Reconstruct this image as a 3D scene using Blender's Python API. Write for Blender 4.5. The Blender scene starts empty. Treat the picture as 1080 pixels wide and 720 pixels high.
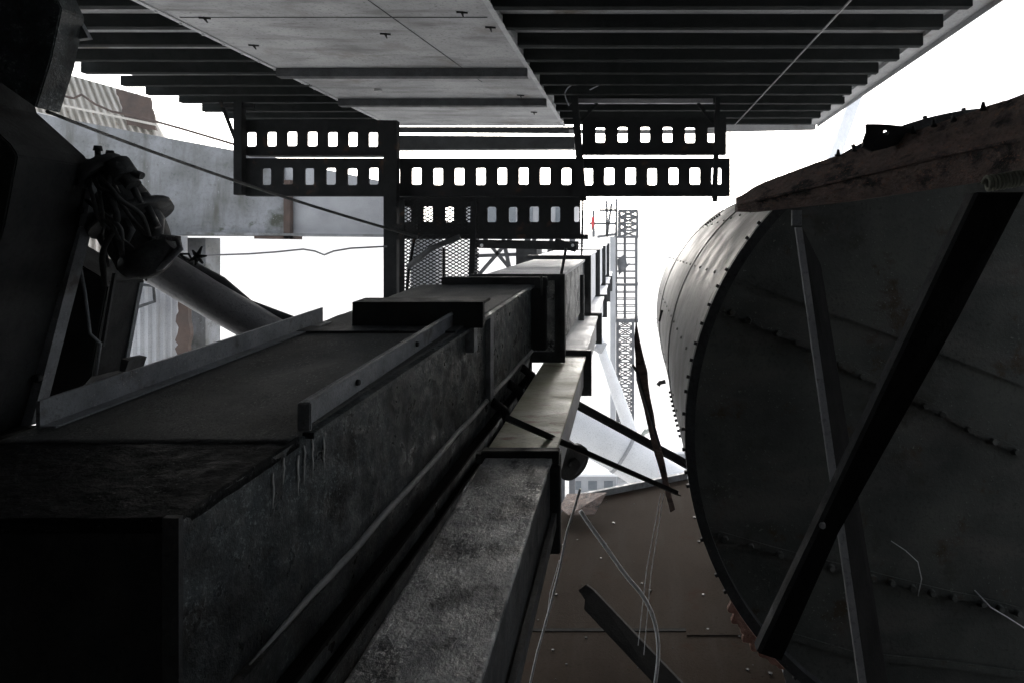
import bpy, bmesh, math, random
from mathutils import Vector, Matrix, noise
random.seed(7)
R = math.radians
C = bpy.context.scene.collection
S = bpy.context.scene
H = 12.0            # camera height above the yard
F = 720.0

# ---------------------------------------------------------------- camera, world, sun, exposure
cd = bpy.data.cameras.new('camera'); cam = bpy.data.objects.new('camera', cd); C.objects.link(cam)
cam.location = (0, 0, H); cam.rotation_euler = (R(90), 0, 0)
cd.lens = 24; cd.sensor_width = 36; cd.shift_x = -0.125; cd.shift_y = -98/1080
cd.clip_start = 0.05; cd.clip_end = 5000
S.camera = cam
w = bpy.data.worlds.new('World'); S.world = w; w.use_nodes = True
nt = w.node_tree; nt.nodes.clear()
sky = nt.nodes.new('ShaderNodeTexSky'); sky.sky_type = 'NISHITA'; sky.sun_disc = False
sky.sun_elevation = R(21); sky.sun_rotation = R(-7)
sky.air_density = 1.0; sky.dust_density = 2.5; sky.ozone_density = 1.0
hs = nt.nodes.new('ShaderNodeHueSaturation'); hs.inputs['Saturation'].default_value = 0.3
bg = nt.nodes.new('ShaderNodeBackground'); bg.inputs['Strength'].default_value = 0.15
wo = nt.nodes.new('ShaderNodeOutputWorld')
nt.links.new(sky.outputs[0], hs.inputs['Color']); nt.links.new(hs.outputs[0], bg.inputs[0]); nt.links.new(bg.outputs[0], wo.inputs[0])
sd = bpy.data.lights.new('sun', 'SUN'); sun = bpy.data.objects.new('sun', sd); C.objects.link(sun)
sd.energy = 1.5; sd.angle = R(20); sd.color = (1, 0.97, 0.93)
el, az = R(21), R(-7)      # azimuth from +Y towards +X
d = Vector((math.sin(az)*math.cos(el), math.cos(az)*math.cos(el), math.sin(el)))
sun.rotation_euler = d.to_track_quat('Z', 'Y').to_euler()
S.view_settings.view_transform = 'Standard'; S.view_settings.look = 'None'
S.view_settings.gamma = 1; S.view_settings.use_curve_mapping = False
S.view_settings.exposure = 1.7

# ---------------------------------------------------------------- helpers
def P(px, py, Y):
    return Vector(((px-675)/F*Y, Y, H+(262-py)/F*Y))

class MB:
    def __init__(s): s.bm = bmesh.new()
    def quadbox(s, c):                       # eight corners: near ring of four, far ring of four
        v = [s.bm.verts.new(p) for p in c]
        for f in ((0,1,2,3),(7,6,5,4),(0,4,5,1),(1,5,6,2),(2,6,7,3),(3,7,4,0)):
            s.bm.faces.new([v[i] for i in f])
        return s
    def box(s, x0, x1, y0, y1, z0, z1):
        return s.quadbox([(x0,y0,z0),(x1,y0,z0),(x1,y0,z1),(x0,y0,z1),(x0,y1,z0),(x1,y1,z0),(x1,y1,z1),(x0,y1,z1)])
    def prism(s, pts, vec):
        vec = Vector(vec)
        a = [s.bm.verts.new(p) for p in pts]; b = [s.bm.verts.new(Vector(p)+vec) for p in pts]
        n = len(pts)
        s.bm.faces.new(a); s.bm.faces.new(b[::-1])
        for i in range(n): s.bm.faces.new([a[i], b[i], b[(i+1)%n], a[(i+1)%n]])
        return s
    def bar(s, p, q, w, h, up=(0,0,1)):
        p, q = Vector(p), Vector(q); t = (q-p).normalized(); up = Vector(up)
        if abs(t.dot(up)) > .98: up = Vector((0,1,0))
        a = t.cross(up).normalized(); b = a.cross(t).normalized()
        a *= w/2; b *= h/2
        return s.quadbox([p-a-b, p+a-b, p+a+b, p-a+b, q-a-b, q+a-b, q+a+b, q-a+b])
    def angle(s, p, q, w, h, t, up=(0,0,1), flip=1):     # L section
        p, q = Vector(p), Vector(q); d = (q-p).normalized(); up = Vector(up)
        a = d.cross(up).normalized(); b = a.cross(d).normalized(); a *= flip
        pr = [(0,0),(w,0),(w,t),(t,t),(t,h),(0,h)]
        return s.prism([p+a*x+b*y for x, y in pr], q-p)
    def tube(s, pts, r, n=10, caps=True):
        pts = [Vector(p) for p in pts]; rr = r if isinstance(r, (list, tuple)) else [r]*len(pts)
        rings = []; up = Vector((0.13,0.2,1)).normalized()
        for i, p in enumerate(pts):
            t = (pts[min(i+1,len(pts)-1)]-pts[max(i-1,0)]).normalized()
            a = t.cross(up)
            if a.length < .1: a = t.cross(Vector((1,0,0)))
            a.normalize(); b = a.cross(t); up = b if abs(b.dot(t)) < .9 else up
            rings.append([s.bm.verts.new(p+(a*math.cos(k*2*math.pi/n)+b*math.sin(k*2*math.pi/n))*rr[i]) for k in range(n)])
        for i in range(len(rings)-1):
            for k in range(n):
                f = s.bm.faces.new([rings[i][k], rings[i][(k+1)%n], rings[i+1][(k+1)%n], rings[i+1][k]]); f.smooth = n > 5
        if caps:
            s.bm.faces.new(rings[0][::-1]); s.bm.faces.new(rings[-1])
        return s
    def stud(s, p, nrm, r, h, n=7):
        p = Vector(p); nrm = Vector(nrm).normalized()
        return s.tube([p-nrm*h*.3, p+nrm*h], [r, r*.8], n)
    def build(s, name, mat, parent=None, bevel=0, rough=0):
        bm = s.bm
        bmesh.ops.recalc_face_normals(bm, faces=bm.faces)
        if bevel:
            es = [e for e in bm.edges if len(e.link_faces) == 2 and e.calc_face_angle(0) > .6]
            bmesh.ops.bevel(bm, geom=es, offset=bevel, segments=2, affect='EDGES', clamp_overlap=True)
        loc = parent_loc(parent)
        for v in bm.verts: v.co -= loc
        me = bpy.data.meshes.new(name); bm.to_mesh(me); bm.free()
        o = bpy.data.objects.new(name, me); C.objects.link(o); me.materials.append(mat)
        if parent: o.parent = parent
        return o
def smooth(pts, k=6):
    pts = [Vector(p) for p in pts]; out = []
    for i in range(len(pts)-1):
        a, b, c, d = pts[max(i-1,0)], pts[i], pts[i+1], pts[min(i+2,len(pts)-1)]
        for j in range(k):
            t = j/k; out.append(.5*((2*b)+(c-a)*t+(2*a-5*b+4*c-d)*t*t+(3*b-a-3*c+d)*t**3))
    return out+[pts[-1]]
def sr(r, k=6):
    return [x[0] for x in smooth([(v,0,0) for v in r], k)]
def parent_loc(p):
    v = Vector((0,0,0))
    while p: v += p.location; p = p.parent
    return v
def rag(pts, amp, step, seed=0):             # rust-eaten outline: subdivide and jitter a closed loop
    out = []; n = len(pts); rnd = random.Random(seed)
    for i in range(n):
        a, b = Vector(pts[i]), Vector(pts[(i+1)%n]); k = max(1, int((b-a).length/step))
        for j in range(k):
            p = a.lerp(b, j/k)
            out.append(p+Vector((rnd.uniform(-amp,amp), 0, rnd.uniform(-amp,amp))) if j else p)
    return out
def thing(name, label, cat, loc=(0,0,0), group=None):
    o = bpy.data.objects.new(name, None); C.objects.link(o); o.location = loc; o.empty_display_size = .2
    o['label'] = label; o['category'] = cat; o['kind'] = 'thing'
    if group: o['group'] = group
    return o
def tag(o, label, cat, group=None):
    o['label'] = label; o['category'] = cat; o['kind'] = 'thing'
    if group: o['group'] = group
    return o
def center(o):                               # origin of a one-mesh thing to its middle
    me = o.data; c = sum((v.co for v in me.vertices), Vector())/len(me.vertices)
    me.transform(Matrix.Translation(-c)); o.location = c
    return o
def solo(mb, name, mat, label, cat, group=None, bevel=0):
    return tag(center(mb.build(name, mat, None, bevel)), label, cat, group)
def dup(root, delta, label, group=None):
    r = root.copy(); C.objects.link(r); r.location = root.location+Vector(delta); r['label'] = label
    if group: r['group'] = group
    for ch in list(root.children):
        c = ch.copy(); C.objects.link(c); c.parent = r
        for g in ch.children:
            q = g.copy(); C.objects.link(q); q.parent = c
    return r

# ---------------------------------------------------------------- materials
def mat(name, c1, c2, scale=4, rough=(.5,.8), metal=0.0, bump=.3, fine=60, streak=None, c3=None, c3amt=.6, stretch=(1,1,1), lo=.35, hi=.65, spec=.5, bdist=.01, grit=None, patch=None):
    m = bpy.data.materials.new(name); m.use_nodes = True; n = m.node_tree; L = n.links.new
    b = n.nodes['Principled BSDF']; tc = n.nodes.new('ShaderNodeTexCoord')
    mp = n.nodes.new('ShaderNodeMapping'); mp.inputs['Scale'].default_value = stretch
    L(tc.outputs['Object'], mp.inputs[0])
    def nz(sc, det=8, ro=.6, src=mp):
        q = n.nodes.new('ShaderNodeTexNoise'); q.inputs['Scale'].default_value = sc
        q.inputs['Detail'].default_value = det; q.inputs['Roughness'].default_value = ro; L(src.outputs[0] if src is mp else src, q.inputs[0]); return q
    def ramp(src, a, b_):
        r = n.nodes.new('ShaderNodeMapRange'); r.inputs['From Min'].default_value = a; r.inputs['From Max'].default_value = b_
        L(src, r.inputs['Value']); return r.outputs[0]
    def mix(fac, a, b_):
        x = n.nodes.new('ShaderNodeMix'); x.data_type = 'RGBA'
        if isinstance(fac, float): x.inputs[0].default_value = fac
        else: L(fac, x.inputs[0])
        for i, v in ((6,a),(7,b_)):
            if isinstance(v, tuple): x.inputs[i].default_value = (*v,1)
            else: L(v, x.inputs[i])
        return x.outputs[2]
    n1 = nz(scale); n2 = nz(fine, 4, .7)
    col = mix(ramp(n1.outputs[0], lo, hi), c1, c2)
    if c3:
        n3 = nz(scale*2.3, 10, .7); 
        col = mix(ramp(n3.outputs[0], c3amt, c3amt+.08), col, c3)
    if streak:
        sm = n.nodes.new('ShaderNodeMapping'); sm.inputs['Scale'].default_value = streak[1]; L(tc.outputs['Object'], sm.inputs[0])
        sn = nz(1.0, 6, .6, sm.outputs[0]); col = mix(ramp(sn.outputs[0], .5, .72), col, streak[0])
    # fine speckle
    k = tuple(x*.55 for x in c1)
    col = mix(ramp(n2.outputs[0], .52, .75), col, k)
    if patch:
        pn = nz(patch[1], 6, .65); col = mix(ramp(pn.outputs[0], patch[2], patch[2]+.1), col, patch[0])
    if grit:
        gn = nz(grit[1], 3, .8); gm = nz(grit[1]*.08, 4, .6)
        mu = n.nodes.new('ShaderNodeMath'); mu.operation = 'MULTIPLY'
        L(ramp(gn.outputs[0], grit[2], grit[2]+.08), mu.inputs[0]); L(ramp(gm.outputs[0], .42, .6), mu.inputs[1])
        col = mix(mu.outputs[0], col, grit[0])
    L(col, b.inputs['Base Color'])
    rr = n.nodes.new('ShaderNodeMapRange'); rr.inputs['To Min'].default_value = rough[0]; rr.inputs['To Max'].default_value = rough[1]
    rr.inputs['From Min'].default_value = .35; rr.inputs['From Max'].default_value = .65
    L(nz(scale*1.7).outputs[0], rr.inputs['Value']); L(rr.outputs[0], b.inputs['Roughness'])
    b.inputs['Metallic'].default_value = metal; b.inputs['Specular IOR Level'].default_value = spec
    if bump:
        ad = n.nodes.new('ShaderNodeMath'); ad.operation = 'ADD'; L(n1.outputs[0], ad.inputs[0]); L(n2.outputs[0], ad.inputs[1])
        bp = n.nodes.new('ShaderNodeBump'); bp.inputs['Strength'].default_value = bump; bp.inputs['Distance'].default_value = bdist
        L(ad.outputs[0], bp.inputs['Height']); L(bp.outputs[0], b.inputs['Normal'])
    return m
M = {}
M['black'] = mat('black_grimy_steel', (.012,.013,.014), (.026,.028,.029), 5, (.6,.9), spec=.25)
M['dark'] = mat('dark_steel', (.022,.024,.026), (.05,.054,.058), 6, (.5,.85), c3=(.05,.03,.02), c3amt=.62, spec=.3, grit=((.1,.09,.08),70,.6))
M['web'] = mat('scaly_girder_web', (.010,.014,.016), (.046,.058,.064), 6, (.22,.8), bump=.35, fine=70, spec=.4, c3=(.012,.012,.012), c3amt=.56, streak=((.085,.095,.10),(7,5,2.0)), bdist=.02, grit=((.17,.2,.205),75,.55), patch=((.008,.009,.010),3.2,.54))
M['belt'] = mat('gritty_belt', (.04,.043,.045), (.08,.083,.083), 3, (.7,.95), fine=120, bump=.6, stretch=(1,.5,1), spec=.3, grit=((.16,.165,.16),110,.56))
M['wet'] = mat('wet_tar', (.006,.007,.008), (.016,.017,.018), 9, (.5,.9), spec=.05, bump=.5, fine=70, bdist=.012, grit=((.12,.125,.13),80,.6))
M['edge'] = mat('worn_grey_steel', (.13,.14,.155), (.22,.235,.255), 8, (.45,.75), fine=90, patch=((.06,.055,.055),5,.56), grit=((.3,.3,.31),80,.58))
M['shadewall'] = mat('shade_wall_grey', (.06,.06,.06), (.12,.12,.12), 2, (.7,.9))  # tone of the added walls that block light out of view
M['matt'] = mat('matt_black_steel', (.006,.006,.006), (.012,.012,.012), 6, (.85,1), spec=.1)  # even near-black tone with a matt finish
M['rib'] = mat('shaded_rib_steel', (.009,.011,.011), (.018,.020,.020), 5, (.8,1), spec=.08)  # near-black colour puts the shade on the rib faces into the steel
M['soffit'] = mat('grey_soffit_paint', (.28,.285,.29), (.38,.385,.395), 2.0, (.6,.9), c3=(.1,.095,.09), c3amt=.63, patch=((.16,.14,.12),1.1,.58))
M['panel'] = mat('pale_panel_paint', (.23,.235,.24), (.35,.355,.365), 1.6, (.55,.85), streak=((.13,.13,.13),(1.2,5,5)), c3=(.12,.115,.11), c3amt=.66, fine=30, patch=((.17,.16,.15),.9,.56), grit=((.06,.055,.05),30,.62))
M['flange'] = mat('galvanised_flange', (.3,.305,.32), (.42,.43,.44), 5, (.4,.7), c3=(.12,.1,.08), c3amt=.65)
M['plank'] = mat('plank_steel', (.008,.009,.010), (.016,.017,.018), 5, (.8,1), spec=.1, patch=((.05,.03,.02),4,.6))
M['concrete'] = mat('stained_pale_paint', (.13,.135,.135), (.26,.27,.29), 1.1, (.7,.9), c3=(.07,.08,.06), c3amt=.6, streak=((.09,.09,.08),(3,3,.6)), fine=14, patch=((.06,.065,.05),.9,.58), grit=((.3,.31,.33),14,.58))
M['ridge'] = mat('rubbed_ridge_steel', (.34,.35,.35), (.6,.6,.59), 3, (.5,.8), c3=(.08,.08,.08), c3amt=.58, stretch=(1,.6,1))
M['tin'] = mat('dull_tin_paint', (.27,.275,.29), (.36,.37,.39), 1.4, (.6,.85), c3=(.1,.09,.085), c3amt=.68)
M['tan'] = mat('weathered_cladding', (.42,.40,.36), (.58,.55,.51), 1.5, (.7,.9), c3=(.25,.17,.12), c3amt=.6)
M['zinc'] = mat('zinc_cladding', (.33,.34,.36), (.45,.46,.48), 1.2, (.5,.8), c3=(.3,.22,.16), c3amt=.68, streak=((.3,.28,.25),(5,5,.5)))
M['rustplate'] = mat('rust_plate', (.05,.035,.03), (.09,.06,.048), 3, (.7,.95))
M['lower'] = mat('weathered_lower_beam', (.2,.21,.22), (.55,.56,.56), 7, (.4,.75), spec=.35, c3=(.08,.08,.08), c3amt=.56, fine=70, bump=.8, stretch=(1.3,.9,1), grit=((.85,.86,.86),60,.55), patch=((.05,.055,.06),4,.49))
M['mossy'] = mat('mossy_beam_top', (.44,.45,.30), (.68,.68,.58), 4, (.35,.7), c3=(.36,.24,.19), c3amt=.56, fine=50, bump=.5, stretch=(.5,1.2,1))
M['palebox'] = mat('pale_box_paint', (.6,.61,.64), (.74,.75,.78), 3, (.5,.8), c3=(.25,.22,.2), c3amt=.64)
M['floor'] = mat('rusty_floor_plate', (.024,.017,.0125), (.032,.024,.018), 1.3, (.9,.95), c3=(.028,.014,.009), c3amt=.58, streak=((.034,.028,.023),(5,.7,1)), fine=45, spec=.03, patch=((.016,.011,.008),.8,.62))
M['shell'] = mat('drum_shell_steel', (.15,.148,.145), (.24,.238,.235), 2.5, (.45,.7), metal=.1, c3=(.05,.047,.045), c3amt=.6, streak=((.2,.2,.205),(1,14,1)), fine=40)
M['drumend'] = mat('drum_end_steel', (.05,.056,.055), (.11,.118,.11), 2.2, (.6,.85), spec=.3, c3=(.06,.042,.028), c3amt=.57, fine=60, streak=((.13,.125,.12),(1.2,1,4)), grit=((.2,.22,.2),60,.58), patch=((.03,.028,.022),1.4,.55))
M['rust'] = mat('flaking_rust', (.14,.105,.097), (.25,.18,.155), 9, (.7,.95), c3=(.3,.16,.11), c3amt=.58, bump=1.0, fine=40, stretch=(1,1,2), bdist=.03, patch=((.025,.022,.022),6,.53), grit=((.36,.2,.15),60,.57))
M['rustedge'] = mat('bright_rust', (.3,.14,.1), (.5,.3,.24), 12, (.7,.95), bump=.8)
M['pipe'] = mat('grey_pipe_paint', (.13,.13,.14), (.2,.2,.21), 4, (.35,.6))
M['white'] = mat('white_paint', (.75,.76,.78), (.85,.86,.88), 2, (.4,.7), c3=(.45,.44,.42), c3amt=.66)
M['hose'] = mat('dusty_hose', (.6,.61,.64), (.78,.79,.82), 8, (.5,.7))
M['strap'] = mat('coil_rope', (.2,.21,.16), (.32,.33,.27), 20, (.7,.9))
M['lattice'] = mat('lattice_paint', (.07,.075,.085), (.12,.125,.135), 2, (.6,.85), bump=0)
M['palesteel'] = mat('pale_far_steel', (.3,.31,.33), (.42,.43,.45), 1, (.6,.85), bump=0)
M['red'] = mat('red_paint', (.5,.03,.04), (.6,.05,.06), 2, (.5,.7), bump=0)
M['glass'] = mat('window_glass', (.1,.12,.14), (.16,.18,.2), 2, (.1,.2), bump=0)
M['ground'] = mat('pale_dusty_yard', (.62,.61,.59), (.72,.71,.69), .05, (.9,1), c3=(.5,.49,.47), c3amt=.62, bump=0, fine=.8)
M['verdigris'] = mat('grey_green_equipment', (.25,.28,.24), (.4,.42,.38), 2, (.6,.9), bump=0)

# ---------------------------------------------------------------- ground
g = MB().box(-1500, 1500, -600, 2500, -1, 0).build('ground', M['ground']); g['kind'] = 'structure'

# ---------------------------------------------------------------- steel deck overhead
ZD = H+2.0
deck = thing('ribbed_deck', 'long overhead steel deck with dark cross ribs and pale centre panel', 'deck', (0, 0, ZD))
XL, XR = -6.35, 2.98; YE = 11.45; YB = -6.0
MB().prism([(XL,YB,ZD+.12),(XR,YB,ZD+.12),(XR,YE,ZD+.12),(XL+.15,YE,ZD+.12)], (0,0,.06)).build('deck_plate', M['soffit'], deck)
pit = .532
xs = (-4.03, -1.27)
rl = rr_ = None
k = 0; y = 5.66+pit*10
ys = []
while y > YB+.3: ys.append(y); y -= pit
for y in ys:
    if rl is None:
        rl = MB().bar((XL, y, ZD+.058), (xs[0]-.02, y, ZD+.058), .035, .12).bar((XL, y+.03, ZD+.004), (xs[0]-.02, y+.03, ZD+.004), .09, .012).build('rib', M['rib'], deck, .004)
        rr_ = MB().bar((xs[1]+.04, y, ZD+.058), (XR-.22, y, ZD+.058), .035, .12).bar((xs[1]+.04, y+.03, ZD+.004), (XR-.22, y+.03, ZD+.004), .09, .012).build('rib', M['rib'], deck, .004)
        y0 = y
    else:
        for s in (rl, rr_):
            c = s.copy(); C.objects.link(c); c.parent = deck; c.location = (random.uniform(-.04,.04), y-y0, random.uniform(-.008,.004)); c.rotation_euler = (0, random.uniform(-.0012,.0012), random.uniform(-.0025,.0025))
pp = MB().box(xs[0], xs[1], YB, YE-.3, ZD-.002, ZD+.018)
pnl = pp.build('centre_panel', M['panel'], deck)
sm = MB()
for yy in (3.9, 5.9, 8.0, 9.6): sm.box(xs[0]+.05, xs[1]-.05, yy, yy+.006, ZD-.008, ZD-.001)
sm.bar((-2.4, 3.5, ZD-.004), (-1.9, 8.2, ZD-.004), .006, .006)
sm.build('panel_joint', M['dark'], pnl)
for (px, py) in ((215,18),(267,47),(487,12),(517,28),(549,100),(563,118),(400,128),(406,35)):
    Y = F*2.0/(262-py); p = P(px, py, Y); p.z = ZD-.005
    MB().bar(p+Vector((-.045,0,-.004)), p+Vector((.045,.02,-.004)), .018, .012).tube([p, p+Vector((.0,.05,-.03))], [.014,.006], 6).build('lug', M['black'], pnl)
f = MB().box(xs[1], xs[1]+.012, YB, YE-.25, ZD-.004, ZD+.118).box(xs[1]+.012, xs[1]+.05, YB, YE-.25, ZD-.004, ZD+.008)
for i in range(30): f.stud((xs[1]+.016, 2+i*.31, ZD+.06), (1,0,0), .012, .014)
f.build('edge_flange', M['flange'], deck)
f = MB().box(xs[0]-.05, xs[0]-.002, YB, YE-.25, ZD-.012, ZD-.002)
for i in range(30): f.stud((xs[0]-.028, 2+i*.31, ZD-.013), (0,0,-1), .014, .012)
f.build('edge_flange', M['flange'], deck)
for (yc, hh) in ((7.55,.09),(9.1,.08)):
    MB().box(xs[0], xs[1]+.02, yc, yc+.05, ZD-.1, ZD-.008).box(xs[0], xs[1]+.02, yc+.05, yc+.12, ZD-.1, ZD-.09).build('cross_bar', M['dark'], deck, .004)
MB().box(XR-.2, XR, YB, YE, ZD+.075, ZD+.118).box(XR-.012, XR, YB, YE, ZD+.03, ZD+.075).build('edge_trim', M['soffit'], deck)
MB().prism([P(735,140,11.5), P(860,137,11.5), P(862,124,11.5), P(735,127,11.5)], (0,.05,0)).prism([P(600,141,11.3),P(760,141,11.3),P(760,137,11.3),P(600,137,11.3)],(0,.05,0)).build('end_fascia', M['soffit'], deck)
MB().prism([P(405,158,11.46), P(606,157,11.46), P(606,144,11.46), P(405,143,11.46)], (0,.2,0)).prism([P(395,140,11.46), P(606,141,11.46), P(606,134,11.46), P(395,134,11.46)], (0,.03,0)).build('end_beam', M['dark'], deck)

# unseen walls and floor added around the camera to darken the near end
enc = thing('shade_enclosure', 'unseen steel enclosure added to darken the near end of the girder', 'light blocker', (0, -2.5, 0))
MB().box(-6.6, 3.5, -2.7, -2.5, 0, ZD+.1).build('back_shade_wall', M['shadewall'], enc)
MB().box(-4.7, -4.6, -2.5, 3.3, 0, ZD+.1).build('side_shade_wall', M['shadewall'], enc)
MB().box(3.42, 3.5, -2.5, 1.9, 0, ZD+.1).build('side_shade_wall', M['shadewall'], enc)
MB().box(-4.6, 3.42, -2.5, 2.18, H-3.05, H-2.98).box(-4.6, -1.52, 2.18, 4.3, H-3.05, H-2.98).build('shade_floor', M['shadewall'], enc)

solo(MB().tube(smooth([P(600,112,8.7),P(596,98,8.6),P(606,88,8.5),P(622,84,8.4),P(634,88,8.4),P(622,95,8.5)]), .008, 6), 'wire', M['edge'], 'loose curl of wire above the grey hanger under the deck', 'wire')
for (x_, y_) in ((-2.9, 5.0), (-3.3, 8.6)):
    MB().tube([(x_,y_,ZD-.03),(x_,y_,ZD-.002)], .05, 16).build('hatch_disc', M['panel'], pnl)
# hangers below the deck
def hanger(name, parts, label, grp='hangers holding the slotted planks'):
    base = parts[0][1]
    t = thing(name, label, 'hanger', base, grp)
    for (nm, p, q, ww, hh) in parts:
        MB().bar(p, q, ww, hh).build(nm, M['plank'] if nm != 'cross_tube' else M['pipe'], t, .004)
    return t
YH = 9.0
hanger('hanger', [('post', P(253,206,YH), P(253,108,YH), .11, .11), ('top_arm', P(236,112,YH), P(268,112,YH), .05, .06), ('diagonal_brace', P(232,106,YH+.05), P(250,152,YH+.05), .03, .04)], 'leftmost dark steel hanger at the left end of the slotted planks')
hanger('hanger', [('post', P(413,330,YH-.1), P(413,128,YH-.1), .17, .12), ('cleat', P(406,240,YH-.18), P(440,240,YH-.18), .05, .08)], 'thick dark post running from the deck down behind the big girder')
hanger('hanger', [('post', P(615,212,YH-.1), P(606,103,YH-.1), .09, .09), ('cross_tube', P(608,107,YH), P(752,107,YH), .06, .06), ('diagonal_brace', P(612,128,YH), P(630,109,YH), .03, .04), ('lower_rod', P(615,205,YH-.16), P(612,330,YH-.16), .025,.025)], 'grey hanger with long cross tube between pale panel and right plank')
hanger('hanger', [('post', P(754,213,YH-.1), P(757,103,YH-.1), .06, .07), ('diagonal_brace', P(752,130,YH), P(736,109,YH), .03, .04), ('bolt', P(752,210,YH-.18), P(756,106,YH-.18), .03, .03)], 'slim dark hanger crossing the right end of the slotted planks')

# slotted planks
def plank(px0, px1, py0, py1, Y, first, pitch, sy0, sy1, sw, label):
    t = thing('slotted_plank', label, 'plank', P((px0+px1)/2, py1, Y), 'slotted steel planks under the deck')
    mb = MB(); bm = mb.bm; th = .03
    jr = random.Random(int(px0+py0))
    xs_ = []; x = first
    while x < px1-sw*.2: xs_.append(x); x += pitch
    edges = [px0]+[ (a+b)/2 for a, b in zip(xs_[:-1], xs_[1:])]+[px1]
    for i, cx in enumerate(xs_):
        a, b = edges[i], edges[i+1]
        hw, hh = sw/2-.4, (sy1-sy0)/2-.4; cy = (sy0+sy1)/2; r = 1.9
        hw = min(hw*jr.uniform(.93,1.05), cx-a-1, b-cx-1); cy += jr.uniform(-.4,.4)
        ring = []
        for q, (sx, sy) in enumerate(((1,1),(-1,1),(-1,-1),(1,-1))):
            for j in range(4):
                an = (q*90+j*30)*math.pi/180
                ring.append((cx+sx*(hw-r)+r*math.cos(an), cy+sy*(hh-r)+r*math.sin(an)))
        # outer rectangle points
        out = []
        for (x_, y_) in ring:
            dx, dy = (x_-cx)/hw, (y_-cy)/hh
            m_ = max(abs(dx), abs(dy)); dx /= m_; dy /= m_
            if abs(dx) > .86 and abs(dy) > .86: dx, dy = math.copysign(1,dx), math.copysign(1,dy)
            ox = cx+(dx*(b-cx) if dx > 0 else dx*(cx-a)); oy = cy+(dy*(py1-cy) if dy > 0 else dy*(cy-py0))
            out.append((ox, oy))
        n = len(ring)
        Vr = [P(*c, Y) for c in ring]; Vo = [P(*c, Y) for c in out]; D = Vector((0,th,0))
        v1 = [bm.verts.new(v) for v in Vr]; v2 = [bm.verts.new(v) for v in Vo]
        v3 = [bm.verts.new(v+D) for v in Vr]; v4 = [bm.verts.new(v+D) for v in Vo]
        for j in range(n):
            k = (j+1)%n
            for q in ((v1[j],v1[k],v2[k],v2[j]), (v3[k],v3[j],v4[j],v4[k]), (v1[k],v1[j],v3[j],v3[k])):
                bm.faces.new(q)
    bmesh.ops.remove_doubles(bm, verts=bm.verts, dist=.0005)
    mb.build('slotted_web', M['plank'], t)
    lip = MB()
    for yy in (py0, py1):
        s = .012
        p, q = P(px0, yy, Y), P(px1, yy, Y)
        lip.box(p.x, q.x, Y-.002, Y+.12, p.z-s, p.z+s)
    lip.build('lip', M['plank'], t)
    return t
YP = 9.1
plank(258, 409, 128, 163, YP, 265, 21.4, 139, 155, 11, 'short slotted plank in the top row under the left ribs')
plank(614, 766, 125, 162, YP, 633, 23.7, 134, 151, 11, 'short slotted plank in the top row between the two right hangers')
plank(259, 770, 168, 206, YP-.05, 281, 22.6, 177, 195.5, 11, 'longest slotted plank spanning the whole middle row')
plank(420, 612, 209, 247, YP, 429, 22.4, 218, 235, 10.5, 'short slotted plank in the bottom row above the mesh screen')
for (a, b, yy) in ((262,405,165.5),(420,611,207.6)):
    solo(MB().bar(P(a,yy,YP+.14), P(b,yy,YP+.14), .03, .02), 'rail_strip', M['palesteel'], 'thin pale strip in the gap under the %s slotted plank' % ('top left' if yy < 200 else 'middle'), 'strip')
solo(MB().bar(P(497,257,8.6), P(610,259,8.6), .08, .1), 'support_bar', M['black'], 'black bar lying just below the bottom slotted plank', 'bar', bevel=.004)
solo(MB().bar(P(420,250,8.9), P(620,250,8.9), .1, .06), 'support_angle', M['plank'], 'long narrow dark angle along the bottom row plank', 'angle bar')

# ---------------------------------------------------------------- the big girder
VX, VY = 712, 202
def G(a, b, Y): return Vector((a+(VX-675)/F*Y, Y, H+b+(262-VY)/F*Y))
aR, aL, bT, bM, bB = -1.098, -1.93, -.71, -1.21, -1.8
gir = thing('box_girder', 'huge dark box girder in the foreground with gritty top and scaly side', 'girder', G(-1.5, bB, 1.5))
def gbox(mb, a0, a1, b0, b1, Y0, Y1, f=G):
    return mb.quadbox([f(a0,b0,Y0), f(a1,b0,Y0), f(a1,b1,Y0), f(a0,b1,Y0), f(a0,b0,Y1), f(a1,b0,Y1), f(a1,b1,Y1), f(a0,b1,Y1)])
# ragged near top plate covered in tar
def wobble_sheet(f, a0, a1, b, Y0, Y1, na, ny, amp, thick, seed, drop=0, sc=9):
    mb = MB(); bm = mb.bm; g_ = []
    for j in range(ny+1):
        row = []
        for i in range(na+1):
            a = a0+(a1-a0)*i/na; Y = Y0+(Y1-Y0)*j/ny
            h = noise.noise(Vector((a*sc, Y*sc, seed)))*amp + noise.noise(Vector((a*sc*4, Y*sc*4, seed)))*amp*.5
            yy = Y + (noise.noise(Vector((a*25, seed, 3)))*amp*1.5 if j == 0 else 0)
            row.append(bm.verts.new(f(a, b+h, yy)))
        g_.append(row)
    fs = []
    for j in range(ny):
        for i in range(na):
            fs.append(bm.faces.new([g_[j][i], g_[j][i+1], g_[j+1][i+1], g_[j+1][i]])); fs[-1].smooth = True
    e = bmesh.ops.extrude_face_region(bm, geom=fs)
    for v in e['geom']:
        if isinstance(v, bmesh.types.BMVert): v.co.z -= thick
    return mb
wobble_sheet(G, aL-.1, aR+.004, bT-.004, 1.495, 1.99, 200, 110, .0035, .03, 2).build('tar_cover', M['wet'], gir)
gbox(MB(), aL, aR-.01, bM, bT-.04, 1.5, 5.2).build('body', M['black'], gir)
wobble_sheet(G, aL, aR-.004, bT, 1.94, 5.2, 40, 120, .003, .02, 5).build('top_belt', M['belt'], gir)
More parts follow.
